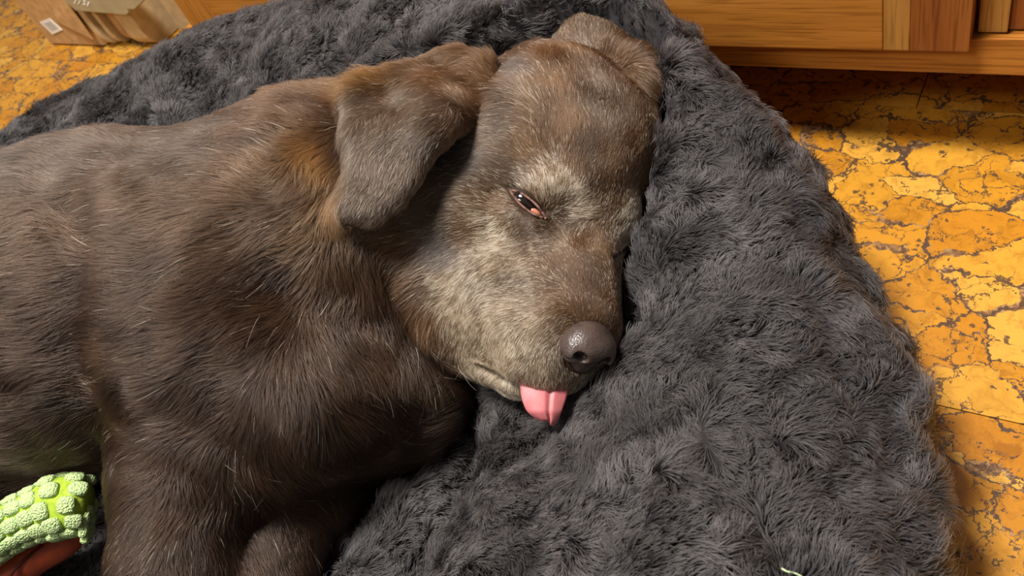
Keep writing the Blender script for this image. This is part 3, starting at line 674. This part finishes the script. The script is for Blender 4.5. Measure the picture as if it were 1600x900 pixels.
# ------------------------------------------------------------------ coat of the dog
# control points of the coat: picture position of the root, lay direction, length (mm), lift, share of white hairs, pigment
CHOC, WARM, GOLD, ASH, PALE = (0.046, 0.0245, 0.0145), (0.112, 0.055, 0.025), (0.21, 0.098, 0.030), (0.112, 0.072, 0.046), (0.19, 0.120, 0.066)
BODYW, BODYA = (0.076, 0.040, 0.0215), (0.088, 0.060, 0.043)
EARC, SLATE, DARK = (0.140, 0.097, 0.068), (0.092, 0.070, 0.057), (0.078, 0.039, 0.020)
CP = [  # muzzle: dark bridge, grey sides and lips
 (905, 470, -.1, -1, 5, .2, .03, DARK), (935, 440, .1, -1, 5, .2, .02, DARK), (930, 410, .1, -1, 5, .2, .04, DARK), (935, 490, .1, -1, 4, .2, .03, WARM), (880, 410, -.5, -.8, 6, .2, .06, DARK), (900, 440, -.3, -.9, 6, .2, .04, DARK), (865, 450, -.8, -.2, 6, .25, .16, WARM), (875, 500, -.6, .2, 5, .25, .16, WARM),
 (955, 470, .5, -.6, 5, .2, .15, WARM), (955, 440, .4, -.6, 5, .2, .25, WARM), (850, 520, -.7, .5, 6, .25, .30, PALE), (830, 470, -.85, .3, 7, .25, .28, ASH), (800, 440, -.9, .3, 8, .25, .34, ASH), (800, 500, -.8, .45, 8, .25, .42, PALE), (750, 460, -.8, .5, 9, .25, .40, ASH), (722, 490, -.7, .6, 10, .3, .75, PALE), (715, 515, -.6, .7, 10, .3, .6, PALE),
 (770, 530, -.7, .7, 8, .3, .60, PALE), (810, 550, -.5, .85, 8, .3, .60, PALE), (845, 582, -.2, 1, 7, .35, .55, PALE), (878, 572, .1, 1, 6, .3, .25, ASH), (800, 595, -.4, .9, 8, .3, .75, PALE), (755, 570, -.6, .7, 9, .3, .65, PALE),
 # cheek and around the eyes
 (700, 440, -.75, .55, 12, .3, .55, PALE), (775, 400, -.95, .25, 9, .2, .62, PALE), (740, 410, -.9, .35, 10, .2, .45, ASH), (830, 390, -.9, .1, 7, .2, .25, WARM), (825, 355, -.9, .35, 6, .2, .18, ASH), (860, 365, -.8, .2, 6, .2, .15, ASH),
 (775, 325, -.95, .2, 9, .2, .15, WARM), (765, 345, -.9, .4, 10, .2, .75, PALE), (768, 372, -.9, .4, 10, .2, .65, PALE), (868, 296, .2, -.9, 8, .4, .9, PALE), (885, 306, .4, -.8, 8, .35, .95, PALE), (902, 322, .6, -.6, 8, .35, .9, PALE), (912, 335, .7, -.4, 8, .3, .6, PALE), (850, 284, -.4, -.8, 8, .35, .45, WARM), (825, 280, -.8, -.5, 8, .3, .25, ASH), (880, 336, .3, .4, 6, .2, .0, CHOC), (870, 318, .3, -.5, 6, .2, .1, DARK), (985, 362, .6, -.7, 8, .4, .9, PALE), (975, 350, .4, -.9, 8, .4, .8, PALE), (960, 330, .3, -.9, 7, .3, .2, WARM),
 (915, 360, .1, -1, 6, .2, .2, WARM), (930, 380, .1, -1, 5, .2, .06, WARM), (690, 385, -.9, .45, 10, .2, .02, SLATE), (705, 405, -.85, .5, 10, .2, .06, SLATE), (735, 365, -.9, .4, 10, .2, .14, WARM),
 # skull
 (900, 265, 0, -1, 8, .2, .03, WARM), (920, 235, .1, -1, 8, .2, .02, DARK), (925, 295, .1, -1, 7, .2, .02, DARK), (890, 200, -.15, -1, 10, .2, .05, WARM), (870, 130, -.3, -1, 12, .22, .06, WARM), (860, 95, -.3, -1, 12, .3, .08, WARM), (955, 260, .25, -1, 8, .2, .05, WARM), (985, 220, .4, -.9, 9, .22, .04, WARM), (940, 160, .1, -1, 10, .2, .10, ASH), (1005, 290, .6, -.6, 8, .2, .02, WARM), (965, 190, .2, -1, 9, .2, .08, ASH),
 (830, 240, -.6, -.8, 10, .2, .06, WARM), (790, 270, -.9, -.3, 10, .2, .08, ASH), (745, 250, -1, .05, 11, .2, .10, SLATE), (770, 215, -.9, -.3, 11, .2, .12, ASH), (810, 110, -.7, -.7, 13, .25, .12, SLATE), (770, 120, -.9, -.4, 14, .3, .05, WARM),
 (700, 290, -1, .25, 12, .2, .12, ASH), (660, 340, -.95, .35, 14, .22, .10, ASH), (690, 335, -.95, .35, 12, .2, .12, ASH), (620, 380, -.85, .55, 18, .3, .08, WARM), (640, 440, -.7, .7, 19, .3, .12, WARM), (665, 490, -.6, .8, 19, .35, .2, WARM), (690, 525, -.6, .8, 18, .35, .3, WARM), (600, 352, -.9, .45, 16, .25, .10, ASH),
 # ears
 (700, 130, -.95, .2, 12, .25, .05, WARM), (650, 160, -.8, .6, 11, .2, .10, EARC), (600, 200, -.5, .85, 10, .2, .15, EARC), (600, 260, -.3, .95, 10, .2, .18, EARC), (570, 310, -.55, .85, 11, .2, .20, EARC), (640, 240, -.4, .9, 10, .2, .14, EARC), (570, 160, -.5, .8, 11, .25, .1, EARC), (545, 325, -.6, .7, 10, .2, .15, EARC), (570, 230, -.4, .9, 10, .2, .15, EARC), (690, 180, -.7, .6, 10, .2, .1, EARC), (740, 150, -.9, .3, 12, .3, .04, WARM),
 (910, 70, -.1, -1, 10, .25, .2, ASH), (960, 90, .5, -.8, 11, .3, .12, WARM), (1000, 125, .6, .5, 13, .35, .08, WARM), (940, 120, .1, -1, 10, .25, .15, ASH),
 # neck
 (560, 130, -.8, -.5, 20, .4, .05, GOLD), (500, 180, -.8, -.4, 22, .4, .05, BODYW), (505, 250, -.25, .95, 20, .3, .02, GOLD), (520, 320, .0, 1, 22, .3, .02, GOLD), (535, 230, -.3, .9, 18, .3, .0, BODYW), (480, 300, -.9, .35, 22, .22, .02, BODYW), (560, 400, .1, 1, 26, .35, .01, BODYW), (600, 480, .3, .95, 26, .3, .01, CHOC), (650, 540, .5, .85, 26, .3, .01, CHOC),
 # shoulder, back, flank
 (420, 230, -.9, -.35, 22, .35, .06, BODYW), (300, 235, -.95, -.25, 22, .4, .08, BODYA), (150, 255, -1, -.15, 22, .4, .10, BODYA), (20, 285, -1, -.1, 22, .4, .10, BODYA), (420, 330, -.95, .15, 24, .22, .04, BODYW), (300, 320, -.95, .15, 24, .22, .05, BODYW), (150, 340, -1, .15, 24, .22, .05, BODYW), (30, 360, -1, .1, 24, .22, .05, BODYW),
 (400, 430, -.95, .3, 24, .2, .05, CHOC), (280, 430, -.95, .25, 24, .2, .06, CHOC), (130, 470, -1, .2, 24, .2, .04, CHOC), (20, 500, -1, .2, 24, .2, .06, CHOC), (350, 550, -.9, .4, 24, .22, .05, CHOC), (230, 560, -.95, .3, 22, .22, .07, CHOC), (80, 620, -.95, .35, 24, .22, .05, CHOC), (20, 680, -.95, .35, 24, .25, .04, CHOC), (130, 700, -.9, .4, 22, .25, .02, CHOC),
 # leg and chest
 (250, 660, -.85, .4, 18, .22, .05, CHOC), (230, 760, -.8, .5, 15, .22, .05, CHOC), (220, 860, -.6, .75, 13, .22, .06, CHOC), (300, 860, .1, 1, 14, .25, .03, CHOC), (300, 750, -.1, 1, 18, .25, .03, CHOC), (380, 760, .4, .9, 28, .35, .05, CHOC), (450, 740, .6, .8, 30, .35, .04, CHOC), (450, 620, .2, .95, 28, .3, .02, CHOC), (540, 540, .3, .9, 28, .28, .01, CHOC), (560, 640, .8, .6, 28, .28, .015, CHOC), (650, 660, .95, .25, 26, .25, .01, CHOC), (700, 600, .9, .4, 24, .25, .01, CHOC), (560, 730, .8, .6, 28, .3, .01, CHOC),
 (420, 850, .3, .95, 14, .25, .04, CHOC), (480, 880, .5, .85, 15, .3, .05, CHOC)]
S_march = []
for c in CP:
    x, y = c[0], c[1]; d = march(x, y)
    for tr in range(40):
        if not np.isnan(d): break
        x += (700 - x) * 0.03; y += (400 - y) * 0.03; d = march(x, y)
    S_march.append(dp(x, y, d))
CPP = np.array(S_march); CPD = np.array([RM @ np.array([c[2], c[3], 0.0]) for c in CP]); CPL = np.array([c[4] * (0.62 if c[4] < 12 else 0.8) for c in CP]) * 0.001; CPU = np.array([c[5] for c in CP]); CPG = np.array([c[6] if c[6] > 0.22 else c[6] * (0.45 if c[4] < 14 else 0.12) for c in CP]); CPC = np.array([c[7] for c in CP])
def coat(P):
    out = [np.zeros((len(P), 3)), np.zeros(len(P)), np.zeros(len(P)), np.zeros(len(P)), np.zeros((len(P), 3))]
    for a in range(0, len(P), 40000):
        sl = slice(a, a + 40000); d2 = ((P[sl, None] - CPP[None]) ** 2).sum(2); w_ = 1 / (d2 + 0.009 ** 2) ** 2.5; w_ /= w_.sum(1, keepdims=True)
        out[0][sl] = w_ @ CPD; out[1][sl] = w_ @ CPL; out[2][sl] = w_ @ CPU; out[3][sl] = w_ @ CPG; out[4][sl] = w_ @ CPC
    return out
FC = DV[DQ].mean(1); FN = DN[DQ].mean(1); fl = coat(FC)[1]
wd = DA * view_weight(FC, 0.2, 140) * np.clip(0.014 / fl, 0.7, 3.6) * ((unit(CAM - FC) * FN).sum(1) > -0.45)
vis = np.concatenate([DV[::40]])
nd = 800000
P, N, f = sample_surface(DV, DQ, DN, wd, nd, 77)
pq = project(P)
EYEP = [(793, 294), (806, 293), (822, 299), (838, 311), (850, 326), (857, 342), (842, 343), (826, 337), (812, 327), (800, 313)]
def near_poly(pq, poly, m):
    c = np.array(poly).mean(0); e = np.array(poly) - c; ang = np.arctan2(e[:, 1], e[:, 0]); ok = np.zeros(len(pq), bool)
    box = (np.abs(pq[:, 0] - c[0]) < 60) & (np.abs(pq[:, 1] - c[1]) < 60)
    for i in np.where(box)[0]:
        ok[i] = inside([tuple(c + v * m) for v in e], pq[i, 0], pq[i, 1])
    return ok
front = pq[:, 2] < 0.62
bad = near_poly(pq, EYEP, 1.0) & front
bad |= (np.linalg.norm(P - NC - HN * 0.003, axis=1) < 0.0185)
kp = ~bad; P, N, pq = P[kp], N[kp], pq[kp]
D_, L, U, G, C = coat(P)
r_ = np.random.default_rng(8)
D_ = unit(D_) + 0.22 * np.stack([wave_noise(P, 0.05, 71), wave_noise(P, 0.05, 72), wave_noise(P, 0.05, 73)], 1) + r_.normal(0, 0.10, P.shape)
L = L * r_.uniform(0.65, 1.2, len(P)) * (1 + 0.12 * wave_noise(P, 0.03, 74)); U = np.clip(U * r_.uniform(0.6, 1.3, len(P)), 0.06, 0.8)
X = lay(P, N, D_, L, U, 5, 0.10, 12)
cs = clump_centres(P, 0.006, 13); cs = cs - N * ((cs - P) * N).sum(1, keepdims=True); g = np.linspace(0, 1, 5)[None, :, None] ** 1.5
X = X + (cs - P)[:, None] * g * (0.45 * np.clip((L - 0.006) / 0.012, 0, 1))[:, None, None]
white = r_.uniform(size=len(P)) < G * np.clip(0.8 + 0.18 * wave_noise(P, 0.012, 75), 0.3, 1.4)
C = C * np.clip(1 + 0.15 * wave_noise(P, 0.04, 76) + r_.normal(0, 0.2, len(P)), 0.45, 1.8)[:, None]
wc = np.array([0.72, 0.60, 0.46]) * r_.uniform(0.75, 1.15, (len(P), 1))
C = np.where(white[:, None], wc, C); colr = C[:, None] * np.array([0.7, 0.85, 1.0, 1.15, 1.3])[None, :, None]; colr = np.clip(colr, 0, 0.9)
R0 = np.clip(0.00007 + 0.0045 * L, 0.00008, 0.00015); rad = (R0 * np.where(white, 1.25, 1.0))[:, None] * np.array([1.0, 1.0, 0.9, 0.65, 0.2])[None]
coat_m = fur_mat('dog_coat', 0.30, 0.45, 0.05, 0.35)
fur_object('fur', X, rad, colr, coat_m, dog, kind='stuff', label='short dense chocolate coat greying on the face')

# ------------------------------------------------------------------ stray white hairs on the chest
def stray():
    r = np.random.default_rng(31); pts = []
    for (x, y, sx, sy, n) in ((520, 640, 60, 40, 26), (400, 740, 50, 30, 26), (470, 760, 60, 20, 18), (600, 690, 60, 30, 10), (350, 560, 120, 90, 14), (650, 540, 40, 40, 8), (700, 570, 25, 30, 8)):
        for _ in range(n):
            px, py = x + r.normal(0, sx), y + r.normal(0, sy); d = march(px, py)
            if np.isnan(d) or d > 0.62: continue
            pts.append(dp(px, py, d))
    P = np.array(pts); j = np.array([((DV - p) ** 2).sum(1).argmin() for p in P]); N = DN[j]; P = DV[j]
    D_ = unit(coat(P)[0]) + r.normal(0, 0.3, P.shape)
    X = lay(P, N, D_, r.uniform(0.008, 0.022, len(P)), r.uniform(0.3, 0.6, len(P)), 7, 0.35, 4)
    return X, np.tile(np.linspace(0.00016, 0.00005, 7), (len(P), 1)), np.full((len(P), 7, 3), 0.55) * np.array([1, 0.95, 0.85])
fur_object('white_stray_hair', *stray(), coat_m, dog, kind='stuff', label='single white stray hairs on the chest')

# ------------------------------------------------------------------ dog toy
toy_green = simple_mat('lime_fabric', (0.33, 0.46, 0.045, 1), 0.9, 0.12, 300, 0.2, 0.1)
def nub_mat():
    t = NT('pale_green_chenille'); co = t.n('ShaderNodeNewGeometry').outputs['Position']
    v = t.n('ShaderNodeTexVoronoi', feature='F1', i_Vector=co, i_Scale=700.0); c = t.ramp(v.outputs['Distance'], [(0.1, (0.62, 0.76, 0.42, 1)), (0.7, (0.42, 0.58, 0.22, 1))])
    p = t.principled(i_Base_Color=c, i_Roughness=0.95); p.inputs['Specular IOR Level'].default_value = 0.1
    t.link(t.bump(t.math('SUBTRACT', 1.0, v.outputs['Distance']), 0.9, 0.0016), p.inputs['Normal']); return t.m
nubm = nub_mat(); red_m = simple_mat('red_leather', (0.50, 0.085, 0.03, 1), 0.42, 0.12, 90, 0.2, 0.4); red_dark = simple_mat('red_seam', (0.12, 0.02, 0.01, 1), 0.7)
toy = empty('dog_toy', tuple(at(70, 820, 0.09)), label='green nubby plush dog toy with red-orange loop beside the foreleg', cat='toy')
axis = catmull([(-95, 918, .640), (-40, 862, .636), (10, 826, .632), (60, 802, .627), (100, 790, .624), (140, 789, .626)], 8)
TP = np.array([dp(*a) for a in axis]); TT = unit(np.gradient(TP, axis=0)); vdir = unit(CAM - TP)
A1 = unit(np.cross(TT, vdir)); A2 = unit(np.cross(A1, TT))                       # A1 across the picture, A2 towards the viewer
R1 = np.interp(np.linspace(0, 1, len(TP)), [0, 0.5, 0.62, 0.75, 0.93, 1], [.018, .018, .019, .0220, .0205, .014]); R2 = R1 * 0.8
seg = 24; V = []; Q = []
for i in range(len(TP)):
    for k in range(seg):
        a = k * 2 * math.pi / seg; V.append(TP[i] + A1[i] * R1[i] * math.cos(a) + A2[i] * R2[i] * math.sin(a))
for i in range(len(TP) - 1):
    for k in range(seg): Q.append((i * seg + k, i * seg + (k + 1) % seg, (i + 1) * seg + (k + 1) % seg, (i + 1) * seg + k))
me = mesh_np('sleeve', V, Q); bm = bmesh.new(); bm.from_mesh(me); bmesh.ops.holes_fill(bm, edges=bm.edges[:]); bmesh.ops.recalc_face_normals(bm, faces=bm.faces[:]); bm.to_mesh(me); bm.free()
sleeve = keep(link('sleeve', me, toy_green, toy))
bm = bmesh.new(); bmesh.ops.create_icosphere(bm, subdivisions=2, radius=1.0)
for v in bm.verts: c = np.array(v.co); v.co = Vector(np.sign(c) * np.abs(c) ** 0.62 * (1 + 0.06 * math.sin(7 * c[0] + 3 * c[1]) * math.sin(6 * c[1] + 2)))
nub_me = bm_mesh('nub', bm); nub_me.materials.append(nubm); nub_me.polygons.foreach_set('use_smooth', np.ones(len(nub_me.polygons), bool))
clen = np.concatenate([[0], np.cumsum(np.linalg.norm(np.diff(TP, axis=0), axis=1))]); rr = random.Random(4)
def toy_at(s, a):
    f_ = lambda A: np.array([np.interp(s, clen, A[:, d]) for d in range(3)])
    p, t, a1, a2 = f_(TP), unit(f_(TT)), unit(f_(A1)), unit(f_(A2)); r1, r2 = np.interp(s, clen, R1), np.interp(s, clen, R2)
    return p + a1 * r1 * math.cos(a) + a2 * r2 * math.sin(a), t, unit(a1 * math.cos(a) / r1 + a2 * math.sin(a) / r2)
rowsN = 10
for k in range(rowsN):
    a = 2 * math.pi * (k + 0.5) / rowsN; cnt_ = int((clen[-1] - 0.004) / 0.0138); step = (clen[-1] - 0.004) / cnt_
    for m_ in range(cnt_):
        s0 = 0.002 + step * (m_ + (0.75 if k % 2 else 0.4)); p, t, n = toy_at(s0, a); b = np.cross(n, t); rs = 0.92 + 0.16 * rr.random()
        o = link('nub', nub_me, None, sleeve, smooth=False)
        wdt = math.hypot(np.interp(s0, clen, R1) * math.sin(a), np.interp(s0, clen, R2) * math.cos(a)) * 2 * math.pi / rowsN * 0.50
        o.matrix_basis = Matrix([[t[d] * .0069 * rs, b[d] * wdt, n[d] * .0036 * rs, p[d]] for d in range(3)] + [[0, 0, 0, 1]])
pend, tend, _ = toy_at(clen[-1], 0)
for k in range(6):                                                                # nubs closing the rounded end
    a = k * math.pi / 3; q = pend + (A1[-1] * math.cos(a) * 0.009 + A2[-1] * math.sin(a) * 0.006); o = link('nub', nub_me, None, sleeve, smooth=False)
    b = np.cross(tend, A1[-1]); M = np.stack([A1[-1] * .0052, b * .0048, tend * .0036], 1)
    o.matrix_basis = Matrix([list(M[r]) + [q[r]] for r in range(3)] + [[0, 0, 0, 1]])
for c in sleeve.children: c.matrix_parent_inverse = Matrix.Identity(4)
loop = catmull([(125, 818, .664), (95, 845, .662), (55, 868, .660), (20, 893, .657), (-10, 930, .648), (-30, 980, .636)], 8)
LP = np.array([dp(*a) for a in loop])
def taper_tube(name, P, R, seg=16):
    T_ = unit(np.gradient(P, axis=0)); V = []; Q = []; n = len(P)
    for p, t, r in zip(P, T_, R):
        a = unit(np.cross(t, CAM - p)); b = np.cross(t, a)
        for k in range(seg): V.append(p + (a * math.cos(k * 6.2832 / seg) + b * math.sin(k * 6.2832 / seg)) * r)
    for i in range(n - 1):
        for k in range(seg): Q.append((i * seg + k, i * seg + (k + 1) % seg, (i + 1) * seg + (k + 1) % seg, (i + 1) * seg + k))
    me = mesh_np(name, V, Q); bm = bmesh.new(); bm.from_mesh(me); bmesh.ops.holes_fill(bm, edges=bm.edges[:]); bmesh.ops.recalc_face_normals(bm, faces=bm.faces[:]); bm.to_mesh(me); bm.free(); return me
red = keep(link('loop', taper_tube('loop', LP, np.interp(np.linspace(0, 1, len(LP)), [0, .15, .6, 1], [.010, .0145, .0155, .013])), red_m, toy, label='smooth red-orange loop'))
lp2 = catmull([(66, 852, .6465), (45, 869, .6445), (25, 888, .642), (8, 912, .638)], 8)
link('seam', taper_tube('seam', np.array([dp(*a) for a in lp2]), np.full(len(lp2), 0.0011), 8), red_dark, red)

# ------------------------------------------------------------------ thread on the bed
pb_ = project(BED_CO); fwd_ok = (BN * unit(CAM - BED_CO)).sum(1) > 0.1
def bed_point(px, py):
    d = (pb_[:, 0] - px) ** 2 + (pb_[:, 1] - py) ** 2 + np.where(fwd_ok, 0, 1e6); return dp(px, py, pb_[d.argmin(), 2] - 0.009)
thr_pts = np.array([bed_point(x, y) for x, y in catmull([(1221, 888), (1230, 893), (1243, 896), (1256, 903)], 5)])
link('thread', taper_tube('thread', thr_pts, np.full(len(thr_pts), 0.0005), 8), simple_mat('pale_green_thread', (0.5, 0.62, 0.36, 1), 0.7), None, label='short pale green thread lying on the grey plush bed', cat='thread')
